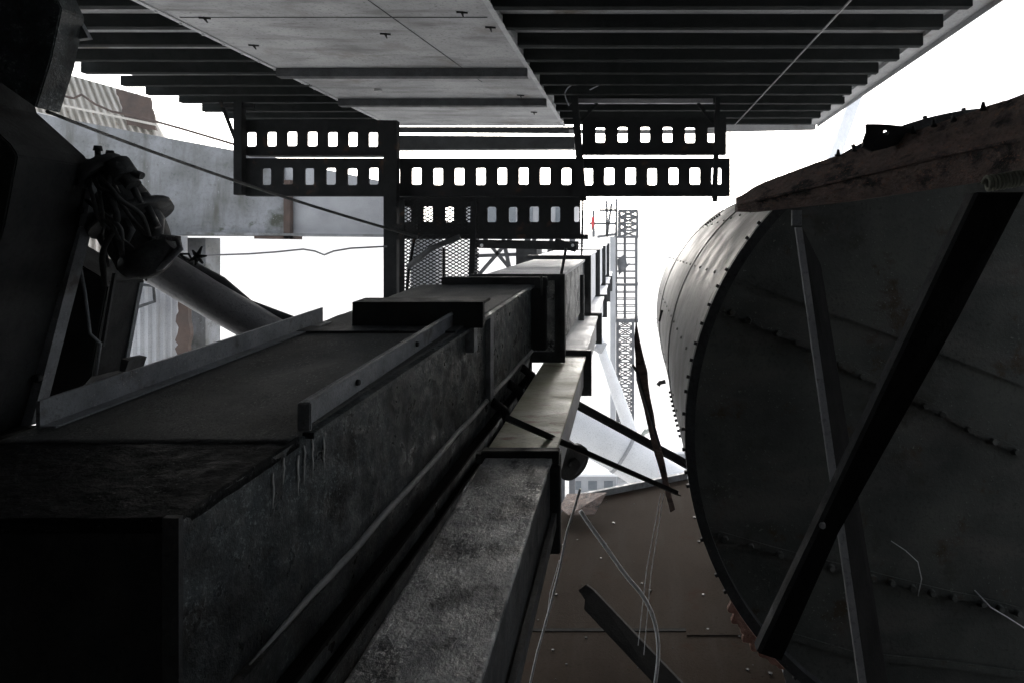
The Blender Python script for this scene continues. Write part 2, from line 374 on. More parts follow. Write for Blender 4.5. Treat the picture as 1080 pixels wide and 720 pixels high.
# scaly web with real relief
def web(f, a, b0, b1, Y0, Y1, ny, nb, amp, seed, th=.01):
    mb = MB(); bm = mb.bm; g_ = []
    for j in range(ny+1):
        t = j/ny; Y = Y0+(Y1-Y0)*t; row = []
        for i in range(nb+1):
            b = b0+(b1-b0)*i/nb
            h = abs(noise.noise(Vector((Y*5, b*7, seed))))*amp + noise.noise(Vector((Y*22, b*30, seed)))*amp*.35
            row.append(bm.verts.new(f(a+h, b, Y)))
        g_.append(row)
    fs = []
    for j in range(ny):
        for i in range(nb):
            fs.append(bm.faces.new([g_[j][i], g_[j+1][i], g_[j+1][i+1], g_[j][i+1]])); fs[-1].smooth = True
    e = bmesh.ops.extrude_face_region(bm, geom=fs)
    for v in e['geom']:
        if isinstance(v, bmesh.types.BMVert): v.co.x -= th
    return mb
web(G, aR, bM, bT-.012, 1.5, 5.2, 260, 40, .010, 3).build('side_web', M['web'], gir)
gbox(MB(), aR-.012, aR+.03, bT-.02, bT-.003, 2.02, 5.2).build('top_edge_lip', M['web'], gir)
gbox(MB(), aR-.02, aR+.016, bT-.62, bT-.001, 1.488, 1.502).build('corner_seam', M['dark'], gir)
# ridge ledge and lower chamber
MB().tube([G(aR+.008+.002*math.sin(q*2.1), bM+.003*math.sin(q*1.3), 1.75+q*.15) for q in range(24)], [.003,.008,.011]+[.013]*21, 10).build('weld_ridge', M['ridge'], gir)
lo = MB()
lo.quadbox([G(aL,bB,1.5), G(aR-.08,bB,1.5), G(aR+.0,bM-.03,1.5), G(aL,bM-.03,1.5), G(aL,bB,5.2), G(aR-.08,bB,5.2), G(aR+.0,bM-.03,5.2), G(aL,bM-.03,5.2)])
lo.build('lower_chamber', M['web'], gir)
for b_ in (-1.38, -1.55, -1.72):
    gbox(MB(), aR-.06, aR+.03-(b_+1.38)*-.25, b_-.008, b_+.008, 1.6, 5.2).build('ledge', M['matt'], gir)
for i in range(3):
    Y = 4.1+i*.4; MB().tube([G(aR+.0, bM-.05, Y), G(aR+.06, bM-.12, Y+.05), G(aR+.07, bM-.22, Y+.1), G(aR+.02, bM-.32, Y+.12)], .028, 8).build('bracket_hose', M['black'], gir)
# pale mineral drips on the web
rnd = random.Random(21)
for k in range(6):
    Y = 1.86+k*.05+rnd.uniform(-.015,.015); b0 = bT-.03-rnd.random()*.03; L_ = rnd.uniform(.04,.13)
    pts = [G(aR+.008, b0-L_*q/5, Y+rnd.uniform(-.004,.004)) for q in range(6)]
    MB().tube(pts, [.0025,.004,.003,.003,.002,.001], 6).build('mineral_drip', M['ridge'], gir)
# left upstand, right angle, transverse plate
l = MB(); gbox(l, -1.91, -1.898, bT, bT+.085, 2.04, 3.68); gbox(l, -1.898, -1.85, bT+.004, bT+.010, 2.04, 3.68)
l.build('left_upstand', M['edge'], gir)
l = MB()
def up(a0, a1, b0, b1, Y0, Y1):
    sh = lambda Y: .07-.045*(Y-2.03)/1.5
    l.quadbox([G(a0+sh(Y0),b0,Y0), G(a1+sh(Y0),b0,Y0), G(a1+sh(Y0),b1,Y0), G(a0+sh(Y0),b1,Y0), G(a0+sh(Y1),b0,Y1), G(a1+sh(Y1),b0,Y1), G(a1+sh(Y1),b1,Y1), G(a0+sh(Y1),b1,Y1)])
up(-1.19,-1.18,bT,bT+.085,2.03,3.55); up(-1.18,-1.16,bT+.078,bT+.085,2.03,3.5); up(-1.19,-1.15,bT+.002,bT+.085,2.022,2.032)
l.build('right_upstand', M['edge'], gir, .003)
for Y in (2.4, 3.0): MB().stud(G(-1.175+.07-.045*(Y-2.03)/1.5,bT+.04,Y), (1,0,0), .012, .008).build('bolt', M['black'], gir)
l = MB(); gbox(l, -1.68, -1.0, bT-.0, bT+.135, 3.55, 3.585); gbox(l, -1.68, -1.0, bT+.12, bT+.135, 3.585, 3.7)
l.build('cross_plate', M['black'], gir, .003)
l = MB(); gbox(l, -1.9, -1.1, bT+.001, bT+.012, 3.42, 3.55); l.build('belt_clamp', M['dark'], gir)
gbox(MB(), aR+.004, aR+.05, bT-.13, bT+.02, 3.56, 3.62).build('joint_plate', M['edge'], gir)
gbox(MB(), aR+.002, aR+.03, bT-.5, bT-.02, 3.95, 4.02).build('vertical_stiffener', M['edge'], gir)
# end flange frame (bigger than the section)
fr = MB(); gbox(fr, -1.78, -.98, bT-.02, bT+.055, 5.2, 5.26); gbox(fr, -1.105, -.985, bM, bT-.02, 5.2, 5.26); gbox(fr, -1.9, -1.1, bB+.02, bM-.0, 5.2, 5.26)
fr.build('end_flange', M['black'], gir, .004)

# far segments of the girder line, one box with a flange each
UV = (664, 243)
def U(a, b, Y): return Vector((a+(UV[0]-675)/F*Y, Y, H+b+(262-UV[1])/F*Y))
seg = None
Y0 = 5.75
aU = (619-UV[0])/F*8.6; bU = -(271-UV[1])/F*8.6       # right top corner of the flange at 8.6 m
labs = ['first grey box segment behind the big girder, its sunlit side showing', 'second small box segment beyond the big girder', 'third small box segment further along the girder line', 'fourth tiny box segment near the scaffold cage', 'farthest tiny box segment of the upper girder line']
def boxseg(f, a0, a1, b0, b1, Y0, L, label, grp, mt, ms, fl=.05, name='box_segment'):
    t = thing(name, label, 'box segment', f((a0+a1)/2, b0, Y0), grp)
    m1 = MB(); gbox(m1, a0+.02, a1-.02, b0+.02, b1-.03, Y0+.05, Y0+L, f); m1.build('body', ms, t)
    m2 = MB(); gbox(m2, a0, a1, b1-.03, b1-.0, Y0+.05, Y0+L, f); m2.build('top_plate', mt, t, .003)
    m3 = MB(); gbox(m3, a0-fl, a1+fl, b1-.03, b1+fl*.4, Y0, Y0+.045, f); gbox(m3, a1-.03, a1+fl, b0-fl, b1-.03, Y0, Y0+.045, f); gbox(m3, a0-fl, a1-.03, b0-fl, b0+.03, Y0, Y0+.045, f)
    m3.build('flange', M['dark'], t)
    return t
grpU = 'box segments of the upper girder line'
ub = boxseg(U, aU-.7, aU, bU-.75, bU, 8.6, 2.6, labs[1], grpU, M['palebox'], M['palebox'])
first = boxseg(U, aU-.66, aU-.02, bU-.65, bU-.03, 5.35, 3.2, labs[0], grpU, M['palebox'], M['lower'])
for i in range(3):
    dY = 2.65*(i+1); dup(ub, ((UV[0]-675)/F*dY, dY, (262-UV[1])/F*dY), labs[2+i], grpU)

# lower chain
LV = (657, 252)
def Lw(a, b, Y): return Vector((a+(LV[0]-675)/F*Y, Y, H+b+(262-LV[1])/F*Y))
grpL = 'box segments of the lower girder line'
bl = -.955; al, ar = -.60, -.31
t = thing('box_segment', 'near speckled box segment running out of the bottom of the photo', 'box segment', Lw(-.45, bl-.5, 1.2), grpL)
m1 = MB(); gbox(m1, al+.02, ar-.012, bl-.28, bl-.02, .75, 2.98, Lw); m1.build('body', M['black'], t)
wobble_sheet(Lw, al, ar, bl, .75, 2.98, 30, 160, .003, .02, 9).build('top_plate', M['lower'], t)
web(Lw, ar-.01, bl-.28, bl-.012, .75, 2.98, 120, 16, .004, 8).build('side_web', M['dark'], t)
m3 = MB(); gbox(m3, al-.02, ar+.03, bl-.03, bl+.03, 2.98, 3.04, Lw); gbox(m3, ar-.02, ar+.035, bl-.42, bl-.03, 2.98, 3.04, Lw); m3.build('flange', M['black'], t, .004)
gbox(MB(), ar-.0, ar+.02, bl-.3, bl-.24, .75, 2.98, Lw).build('bottom_lip', M['dark'], t)
boxseg(Lw, al-.03, ar, bl-.30, bl-.02, 3.06, 2.66, 'stained brownish green topped box segment under the crossing bar', grpL, M['mossy'], M['palebox'], .03)
b3 = boxseg(Lw, al-.0, ar, bl-.32, bl, 5.75, 2.7, 'clean pale box segment just beyond the mossy topped one', grpL, M['palebox'], M['palebox'], .045)
for i, lb in enumerate(('second clean pale box segment of the lower line, behind a thin rod', 'third small pale box segment of the lower line', 'fourth tiny pale box segment of the lower line', 'farthest tiny pale box segment of the lower line')):
    dY = 2.85*(i+1); dup(b3, ((LV[0]-675)/F*dY, dY, (262-LV[1])/F*dY), lb, grpL)
# rods between the lines
for (a, b, Y, r, lb) in (((594,296),(594,376),5.7,.022,'slender dark rod standing beside the end flange of the big girder'),
                     ((613,290),(613,376),8.0,.035,'dark rod standing right of the first grey box segment'),
                     ((571,312),(571,290),5.1,.008,'hair thin rod above the big girder end'),
                     ((597,262),(590,300),5.5,.012,'thin bent looking wire above the girder end flange')):
    solo(MB().tube([P(*a,Y), P(*b,Y)], r, 8), 'rod', M['dark'], lb, 'rod', 'rods around the girder ends')

# ---------------------------------------------------------------- platform floor
fl = thing('plate_floor', 'brown rust stained steel floor between girder and drum', 'floor plate', (0, 6, H-3.0))
ZF = H-2.98
def Fp(px, py, dz=0): 
    Y = F*2.98/(py-262); return Vector(((px-675)/F*Y, Y, ZF+dz))
fp = [Fp(560,560), Fp(612,527), Fp(724,504), Vector((3.5,8.9,ZF)), Vector((3.5,2.2,ZF)), Vector((-1.3,2.2,ZF)), Vector((-1.5,5.4,ZF))]
MB().prism(fp, (0,0,-.05)).build('plate', M['floor'], fl)
MB().bar(Fp(612,527,.03), Fp(724,504,.03), .05, .09).build('raised_edge', M['edge'], fl)
q = Fp(560,664); MB().box(-1.4, 3, q.y-.02, q.y+.02, ZF-.002, ZF+.005).build('seam', M['matt'], fl)
a, b = Fp(722,652), Fp(785,670)
MB().box(a.x, b.x+.05, b.y, a.y+.05, ZF+.002, ZF+.008).build('patch_plate', M['floor'], fl)
for (x_, y_) in ((-1, 2.6), (3, 2.6), (3, 8), (-.3, 8)):
    MB().box(x_-.12, x_+.12, y_-.12, y_+.12, 0, ZF-.06).build('leg', M['dark'], fl)
# torn piece of sheet and crumbs on floor
pts = [Fp(598,530), Fp(640,540), Fp(627,552), Fp(600,553), Fp(590,545)]
tn = MB().prism([p+Vector((0,0,.1+.12*(i==1))) for i, p in enumerate(pts)], (0,0,.008))
solo(tn, 'torn_sheet', M['rust'], 'small torn rusty sheet lying at the far left corner of floor', 'scrap sheet')
ds = MB(); p, q = Fp(618,628,.05), Fp(716,740,.12)
ds.prism([P(x_,y_,5.4-(y_-616)/120*.9) for x_, y_ in ((610,622),(618,616),(626,622),(736,738),(706,738),(616,642),(617,632))],(.01,.05,-.02))
solo(ds, 'fallen_angle', M['matt'], 'black angle bar lying diagonally on the brown floor', 'angle bar')
cr = MB()
rnd = random.Random(4)
for i in range(45):
    c = Vector((rnd.uniform(-1,1), rnd.uniform(4.5,8.3), ZF)); s = rnd.uniform(.005,.018)
    cr.prism([c+Vector((s*math.cos(k*1.2+rnd.random()*.5), s*math.sin(k*1.2), .003)) for k in range(5)], (0,0,s*.5))
o = solo(cr, 'rust_flakes', M['dark'], 'scattered rust flakes on the brown floor', 'debris'); o['kind'] = 'stuff'

# ---------------------------------------------------------------- the drum
DC = Vector(((1063-675)/F*3, 3.0, H-(455-262)/F*3)); DR = 338/F*3; YF = 9.9
dr = thing('steel_drum', 'enormous riveted steel drum on its side with dark end plate facing camera', 'drum', DC-Vector((0,0,DR)))
def cyl(r, a, Y): return Vector((DC.x+r*math.cos(a), Y, DC.z+r*math.sin(a)))
mb = MB(); bm = mb.bm; N = 160; prof = [(DR,3.0),(DR,3.4),(DR,3.95),(DR,5.2),(DR,6.5),(DR,7.8),(DR,8.6)]
for i in range(1, 11):
    an = i/10*R(85); prof.append((DR-.9*(1-math.cos(an)), 8.6+1.3*math.sin(an)))
prof.append((.01, 9.91))
rings = [[bm.verts.new(cyl(r, k*2*math.pi/N, Y)) for k in range(N)] for r, Y in prof]
for i in range(len(rings)-1):
    for k in range(N):
        f = bm.faces.new([rings[i][k], rings[i+1][k], rings[i+1][(k+1)%N], rings[i][(k+1)%N]]); f.smooth = True
# rivets, part of the shell
for a in range(100, 271, 17):
    for k in range(14):
        Y = 3.5+k*.42
        mb.stud(cyl(DR, R(a), Y), (math.cos(R(a)),0,math.sin(R(a))), .010, .008, 6)
mb.build('shell', M['shell'], dr)
for Y in (5.0, 7.2):
    b2 = MB(); bm = b2.bm
    rg = [[bm.verts.new(cyl(DR+h, k*2*math.pi/N, yy)) for k in range(N)] for h, yy in ((-.01,Y-.05),(.007,Y-.05),(.007,Y+.05),(-.01,Y+.05))]
    for i in range(4):
        for k in range(N):
            f = bm.faces.new([rg[i][k], rg[(i+1)%4][k], rg[(i+1)%4][(k+1)%N], rg[i][(k+1)%N]])
    b2.build('lap_band', M['shell'], dr)
# end plate, slightly dished, with lap rows of bolt heads
mb = MB(); bm = mb.bm; prof = [(DR-.02,3.04),(DR*.8,3.05),(DR*.55,3.05),(DR*.3,3.05)]
rings = [[bm.verts.new(cyl(r, k*2*math.pi/N, Y)) for k in range(N)] for r, Y in prof]; c0 = bm.verts.new(cyl(0,0,3.05))
for i in range(3):
    for k in range(N):
        f = bm.faces.new([rings[i][k], rings[i][(k+1)%N], rings[i+1][(k+1)%N], rings[i+1][k]]); f.smooth = True
for k in range(N): bm.faces.new([rings[3][k], rings[3][(k+1)%N], c0])
def endP(px, py): 
    p = P(px, py, 3.04); return p
def lap(pts):
    for (a, b) in zip(pts[:-1], pts[1:]):
        mb.bar(endP(*a), endP(*b), .03, .008, (0,1,0))
row1 = [(758,322),(810,345),(855,365),(899,390),(930,404),(988,431),(1038,459),(1085,480)]
row2 = [(758,563),(810,578),(843,587),(932,609),(993,624),(1027,631),(1085,646)]
rnd = random.Random(2)
for row in (row1, row2, [(775,290),(900,335),(1000,372),(1085,405)], [(800,660),(900,690),(1000,700),(1085,712)]):
    lap(row)
    for (a, b) in zip(row[:-1], row[1:]):
        n_ = max(1, int((b[0]-a[0])/19))
        for j in range(n_):
            t_ = (j+rnd.uniform(.2,.5))/n_; p = endP(a[0]+(b[0]-a[0])*t_, a[1]+(b[1]-a[1])*t_)
            if row in (row1, row2): mb.stud(p+Vector((0,.004,-.01)), (rnd.uniform(-.2,.2),-1,.1), .017, .032, 6)
mb.build('end_plate', M['drumend'], dr)
# rim flange with bolts
mb = MB(); bm = mb.bm
rg = [[bm.verts.new(cyl(DR+h, k*2*math.pi/N, yy)) for k in range(N)] for h, yy in ((-.03,2.975),(.012,2.975),(.012,3.03),(-.03,3.03))]
for i in range(4):
    for k in range(N): bm.faces.new([rg[i][k], rg[(i+1)%4][k], rg[(i+1)%4][(k+1)%N], rg[i][(k+1)%N]])
for k in range(110):
    a = k/110*2*math.pi+rnd.uniform(-.012,.012)
    if rnd.random() < .12: continue
    p = cyl(DR+.012, a, 3.0); mb.bar(p, p+Vector((math.cos(a)*.013,0,math.sin(a)*.013)), .014, .016, (0,1,0))
mb.build('rim', M['dark'], dr)
# rusty bared strip of rim, lower left
mb = MB(); bm = mb.bm; A0, A1, n_ = 211, 226, 60; prev = None
for k in range(n_+1):
    a = R(A0+(A1-A0)*k/n_); wob = .02*math.sin(math.pi*k/n_)+.03*abs(noise.noise(Vector((k*.13,0,0))))
    cur = [bm.verts.new(cyl(DR+.013, a, 2.968)), bm.verts.new(cyl(DR+.016+wob*1.6, a, 2.968)), bm.verts.new(cyl(DR+.016+wob*1.6, a, 2.99)), bm.verts.new(cyl(DR+.013, a, 2.99))]
    if prev:
        for i in range(4): bm.faces.new([prev[i], cur[i], cur[(i+1)%4], prev[(i+1)%4]])
    prev = cur
mb.build('rusted_rim_strip', M['rustedge'], dr)
# clustered studs on the shell
for (a_, Yc, n_) in ((128,6.4,7),(172,6.6,8),(190,5.0,10)):
    for k in range(n_):
        mb = MB()
        mb.stud(cyl(DR, R(a_+k*.8), Yc+k*.06*(1 if a_ < 180 else -1)), (math.cos(R(a_)),0,math.sin(R(a_))), .012, .02, 6)
        mb.build('stud', M['black'], dr)
mb = MB().tube([P(702,402,5.6), P(696,403,5.6), P(694,406,5.6)], .018, 8); mb.build('drain_stub', M['pipe'], dr)
for x_ in (3.6, 8.0):
    pts = [(DC.x-.55,x_,ZF+.02),(DC.x+.8,x_,ZF+.02)]+[(DC.x+DR*math.sin(R(q)),x_,DC.z-DR*math.cos(R(q))-.01) for q in (32,20,8,-4,-14,-22)]
    MB().prism(pts, (0,.1,0)).build('saddle', M['rustplate'], dr)

# ---------------------------------------------------------------- rusty beam crossing above the drum
rb = thing('rusty_beam', 'flaking rusty beam slanting up to the right above the drum end', 'beam', P(930,200,2.2))
def depth(px): return 2.9+(px-778)/(1110-778)*(1.55-2.9)
def strip(up, low, name, matr, th, amp, seed, n=70):
    mb = MB(); bm = mb.bm; g_ = []
    for j in range(n+1):
        px = 778+(1115-778)*j/n; row = []
        for i in range(9):
            t_ = i/8; py = up(px)*(1-t_)+low(px)*t_; Y = depth(px)
            Y += (name[0] == 'u')*(.12*(1-t_))
            p = P(px, py, Y); h = noise.noise(Vector((px*.06, i*.8, seed)))*amp*(1-abs(2*t_-1)*.4)
            p.y -= h; 
            if i in (0,): p.z += abs(noise.noise(Vector((px*.2, 1, seed))))*amp*.5
            row.append(bm.verts.new(p))
        g_.append(row)
    fs = [bm.faces.new([g_[j][i], g_[j][i+1], g_[j+1][i+1], g_[j+1][i]]) for j in range(n) for i in range(8)]
    e = bmesh.ops.extrude_face_region(bm, geom=fs)
    for v in e['geom']:
        if isinstance(v, bmesh.types.BMVert): v.co.y += th
    return mb.build(name, matr, rb)
def interp(tab):
    def f(x):
        for (a, b) in zip(tab[:-1], tab[1:]):
            if x <= b[0]: t_ = (x-a[0])/(b[0]-a[0]); return a[1]+(b[1]-a[1])*t_
        return tab[-1][1]
    return f
top = interp([(770,212),(783,206),(800,195),(860,172),(960,140),(1080,100),(1120,86)])
mid = interp([(770,218),(805,210),(900,187),(1000,163),(1080,147),(1120,139)])
bot = interp([(770,222),(800,223),(900,212),(1080,185),(1120,178)])
strip(top, mid, 'upper_face', M['rust'], .06, .012, 1)
strip(mid, bot, 'lower_face', M['rust'], .08, .009, 2)
l = MB()
for j in range(24):
    a_, b_ = 795+j*13.5, 795+(j+1)*13.5
    l.bar(P(a_, mid(a_), depth(a_)-.012), P(b_+.5, mid(b_+.5), depth(b_)-.012), .012, .008)
l.build('ridge_bead', M['rust'], rb)
lp = rag([P(914,132,2.33), P(943,133,2.28), P(962,137,2.24), P(955,147,2.24), P(911,160,2.33), P(911,150,2.33), P(913,140,2.33)], .002, .03, 3)
mb = MB()
hc = P(937,139,2.28); hole = [hc+Vector((.010*math.cos(k*math.pi/6),0,.010*math.sin(k*math.pi/6))) for k in range(12)]
bm = mb.bm; outl = [P(914,131,2.3),P(926,131,2.3),P(937,131.5,2.3),P(950,133,2.3),P(962,137,2.3),P(958,146,2.3),P(950,151,2.3),P(937,156,2.3),P(920,160,2.3),P(910,155,2.3),P(911,148,2.3),P(914,140,2.3)]
def angsort(pts, c): return sorted(pts, key=lambda p: math.atan2(p.z-c.z, p.x-c.x))
hc.y = 2.3
outl = angsort(outl, hc); hole = angsort([Vector((p.x,2.3,p.z)) for p in hole], hc)
va = [bm.verts.new(p) for p in outl]; vb = [bm.verts.new(p) for p in hole]
fs = [bm.faces.new([va[i], va[(i+1)%12], vb[(i+1)%12], vb[i]]) for i in range(12)]
e = bmesh.ops.extrude_face_region(bm, geom=fs)
for v in e['geom']:
    if isinstance(v, bmesh.types.BMVert): v.co.y += .015
mb.build('lug_plate', M['black'], rb)
for (px, py) in ((884,162),(901,157),(963,138),(985,131),(1006,126),(1037,114)):
    p = P(px, py+3, depth(px)+.1); MB().tube([p, p+Vector((0,0,.025))], [.010,.004], 6).build('bolt_stub', M['black'], rb)
# rope coil
pts = []
for k in range(190):
    t_ = k/190; px = 1040+t_*60; c = P(px, 194-t_*10, 1.60)
    pts.append(c+Vector((0, .016*math.cos(k*.5), .016*math.sin(k*.5))))
solo(MB().tube(pts, .0045, 6), 'rope_coil', M['strap'], 'pale rope coiled round the rusty beam at right edge', 'rope')

# struts in front of the drum end
st = thing('angle_strut', 'slim upright angle strut with pale edge in front of the drum', 'strut', P(925,720,2.6), 'struts in front of the drum')
p0, p1 = P(841,226,2.75), P(932,760,2.35)
MB().prism([P(839,240,2.72),P(846,240,2.72),P(917,740,2.4),P(909,740,2.4)], (0,.02,0)).build('edge_flange', M['flange'], st)
MB().prism([P(846.3,240,2.722),P(866,280,2.9),P(940,740,2.56),P(917.4,740,2.402)], (0,.012,0)).build('wide_flange', M['matt'], st)
MB().box(P(835,262,2.7).x, P(845,262,2.7).x, 2.69, 2.71, P(0,238,2.7).z, P(0,222,2.7).z).build('end_cleat', M['edge'], st)
st = thing('angle_strut', 'broad black diagonal strut leaning up to the right across the drum', 'strut', P(815,690,2.2), 'struts in front of the drum')
MB().prism([P(x_,y_,2.0+(y_-203)/485*.4) for x_, y_ in ((1031,203),(1080,203),(1010,337),(952,441),(884,562),(824,696),(800,688),(899,481))], (0,.03,0)).build('wide_flange', M['matt'], st)
MB().prism([P(1027,204,1.99),P(1032,204,1.99),P(803,688,2.385),P(798,686,2.385)], (0,.05,0)).build('edge_flange', M['dark'], st)
MB().stud(P(867,553,2.26), (0,-1,0), .012, .012).build('bolt', M['flange'], st)
# pale crumbly plate scrap at bottom right
for (pl, lb) in (([(828,680),(836,684),(862,722),(880,760),(838,760),(826,710)], 'pale crumbling plate edge below the drum at bottom'),):
    solo(MB().prism(rag([P(*c,3.6) for c in pl], .01, .05, 4), (0,.05,0)), 'broken_plate', M['concrete'], lb, 'plate')
for (pts, lb, r) in (([(940,570),(955,580),(968,592),(972,610),(968,628)], 'thin curled wire dangling in front of the drum end', .0022), ([(1028,622),(1045,640),(1062,650),(1090,668)], 'thin pale wire at the right edge in front of the drum', .003)):
    solo(MB().tube([P(*c, 2.9) for c in pts], r, 6), 'wire', M['hose'], lb, 'wire')

# ---------------------------------------------------------------- bars, wires, hoses
solo(MB().angle(P(531,443,3.05), P(714,522,4.6), .03, .03, .006), 'cross_bar', M['black'], 'thin black bar crossing in front of the mossy box segment', 'bar')
solo(MB().angle(P(606,428,6.0), P(728,494,6.0), .07, .06, .01), 'cross_bar', M['dark'], 'dark bar slanting from the box segments down to the drum', 'bar')
pl = [(670,330),(675,360),(683,392),(686,420),(692,452),(701,487),(712,537),(707,540),(696,497),(686,462),(679,430),(671,400),(669,365)]
solo(MB().prism(rag([P(*c,5.0) for c in pl], .004, .08, 8), (0,.03,0)), 'bent_plate_strip', M['rust'], 'bent rusty strip hanging upright left of the drum', 'metal strip')
solo(MB().tube([P(667,384,4.9), P(672,392,4.9), P(680,420,4.9), P(696,470,4.9)], .010, 6), 'rod', M['dark'], 'thin dark rod alongside the bent rusty strip', 'rod')
solo(MB().tube(smooth([P(x_,y_,4.4) for x_, y_ in ((612,538),(622,553),(640,578),(660,606),(676,625),(687,645),(693,668),(694,695),(689,735))]), .013, 8), 'hose', M['hose'], 'pale grey hose curving down over the brown floor', 'hose')
solo(MB().tube([P(x_,y_,4.0) for x_, y_ in ((612,515),(606,535),(598,560),(590,600),(580,640),(566,690),(556,735))], .007, 8), 'hose', M['hose'], 'thin pale hose hanging straighter beside the lower girder', 'hose')
for (a, b, lb) in (((697,520),(673,680),'left thin string hanging over the brown floor'), ((700,520),(679,690),'right thin string hanging over the brown floor'), ((590,590),(576,660),'short string near the lower girder')):
    solo(MB().tube([P(*a,4.8), P((a[0]+b[0])/2-3,(a[1]+b[1])/2,4.8), P(*b,4.8)], .0025, 5), 'string', M['hose'], lb, 'string')
def sag(a, b, Ya, Yb, s, n=14):
    return [P(a[0]+(b[0]-a[0])*i/n, a[1]+(b[1]-a[1])*i/n+s*4*(i/n)*(1-i/n), Ya+(Yb-Ya)*i/n) for i in range(n+1)]
solo(MB().tube(sag((50,118),(440,250),2.3,8.0,6), [.006+.012*i/14 for i in range(15)], 6), 'cable', M['black'], 'black cable sagging from the left column past the slotted planks', 'cable')
solo(MB().tube(sag((905,-8),(775,132),4.0,8.5,0), .008, 6), 'wire', M['pipe'], 'taut grey wire slanting under the right side of the deck', 'wire')
solo(MB().tube([P(x_,y_,7.5) for x_, y_ in ((188,271),(230,269),(262,268),(290,266),(320,263),(332,265),(342,269),(352,265),(370,262),(408,260))], .010, 6), 'cable', M['pipe'], 'kinked cable running level from the knotted wire to the post', 'cable')
kn = MB(); kn.tube([P(190,268,3), P(196,274,3), P(203,275,3), P(199,268,3), P(190,268,3)], .005, 6)
for q in ((213,260),(214,278),(218,270),(199,276),(203,264),(206,280)): kn.tube([P(208,271,3), P(*q,3)], [.012,.004], 6)
solo(kn, 'wire_knot', M['black'], 'spiky twisted wire knot beside the black valve', 'wire knot')

# ---------------------------------------------------------------- left column and machinery
col = thing('steel_column', 'massive black riveted column filling the left edge of the photo', 'column', P(0,450,2.5))
MB().prism([P(*c,2.5) for c in ((-260,-160),(-40,-160),(40,120),(90,165),(97,176),(85,240),(24,449),(-260,449))], (0,-.3,0)).build('body', M['black'], col, .004)
MB().prism([P(*c,2.42) for c in ((-260,-160),(70,-160),(76,-10),(90,20),(79,72),(64,120),(10,82),(-260,60))], (0,-.1,0)).build('gusset', M['web'], col, .004)
MB().prism([P(*c,2.43) for c in ((87,22),(98,42),(84,44))], (0,-.02,0)).build('torn_tab', M['edge'], col)
MB().prism([P(*c,2.49) for c in ((86,172),(100,178),(90,240),(74,236))], (0,.05,0)).build('edge_strip', M['edge'], col)
MB().prism([P(*c,2.49) for c in ((74,238),(86,240),(33,448),(20,449))], (0,.05,0)).build('edge_strip', M['edge'], col)
MB().prism([P(-260,448,2.51),P(40,448,2.51),P(40,520,2.51),P(-260,520,2.51)], (0,-.25,0)).build('base_plate', M['black'], col)
for (px, py) in ((88,186),(83,222),(61,300),(40,398)): MB().stud(P(px,py,2.485), (0,-1,0), .018, .014).build('rivet', M['black'], col)

mc = thing('pump_frame', 'black machine frame behind the left column under the valve', 'machine frame', P(90,430,2.75))
MB().prism([P(*c,2.9) for c in ((60,240),(120,275),(153,295),(135,388),(124,400),(10,440),(10,300))], (0,-.2,0)).build('body', M['black'], mc, .005)
MB().bar(P(147,298,2.88), P(130,390,2.88), .02, .02).build('edge_bar', M['edge'], mc)
MB().bar(P(121,288,2.69), P(108,365,2.69), .012, .01).build('edge_bar', M['dark'], mc)
MB().tube([P(79,252,2.66), P(90,310,2.66), P(95,352,2.66), P(106,362,2.66), P(101,395,2.66)], .006, 6).build('control_rod', M['edge'], mc)
MB().prism([P(*c,2.75) for c in ((128,378),(136,380),(132,392),(126,391))], (0,.1,0)).build('foot', M['dark'], mc)
va_ = thing('valve', 'black knobbly valve casting with flared mouth beside left column', 'valve', P(130,270,2.6))
MB().tube(smooth([P(98,182,2.6),P(106,190,2.6),P(118,206,2.62),P(134,232,2.65),P(146,258,2.68),P(146,284,2.7)]), sr([.06,.085,.105,.115,.11,.07]), 26).build('body', M['black'], va_)
b_ = MB().tube([P(104,178,2.52), P(112,187,2.52)], .085, 20).tube([P(122,172,2.5), P(133,188,2.5)], .045, 14).tube([P(128,180,2.5),P(141,196,2.5)], .028, 12)
b_.build('bonnet', M['dark'], va_)
fg = MB().tube([P(136,226,2.6), P(140,233,2.6)], .145, 24); fg.build('flange', M['dark'], va_)
for k in range(8):
    a = k*math.pi/4; c = P(137,229,2.59)+Vector((.12*math.cos(a)*.9, -.03-.06*math.sin(a), .12*math.sin(a)))
    MB().tube([c+Vector((-.02,0,.04)), c+Vector((.02,0,-.04))], .012, 6).build('flange_bolt', M['dark'], va_)
MB().tube([P(150,205,2.62),P(163,232,2.62),P(164,250,2.62)], [.02,.035,.025], 10).build('side_rib', M['dark'], va_)
MB().tube(smooth([P(140,280,2.55),P(154,277,2.5),P(168,267,2.5),P(183,256,2.5)]), sr([.05,.06,.055,.035]), 20).build('spout', M['dark'], va_)
MB().tube([P(146,290,2.48),P(170,282,2.48),P(190,262,2.48),P(188,252,2.48),P(172,250,2.48),P(158,268,2.48)], .012, 8).build('spout_lip', M['edge'], va_)
MB().tube([P(108,238,2.46),P(118,231,2.5),P(133,233,2.5),P(139,243,2.5),P(133,257,2.5),P(122,252,2.5)], [.008,.012,.013,.012,.01,.008], 8).build('handle', M['dark'], va_)
for (px, py) in ((103,158),(116,163),(94,172)):
    MB().tube([P(px,py+8,2.55), P(px,py,2.55)], .010, 7).stud(P(px,py,2.55), (0,0,1), .016, .014).build('bolt', M['black'], va_)
MB().tube([P(102,168,2.5), P(150,186,2.5)], [.018,.014], 8).build('stem', M['dark'], va_)

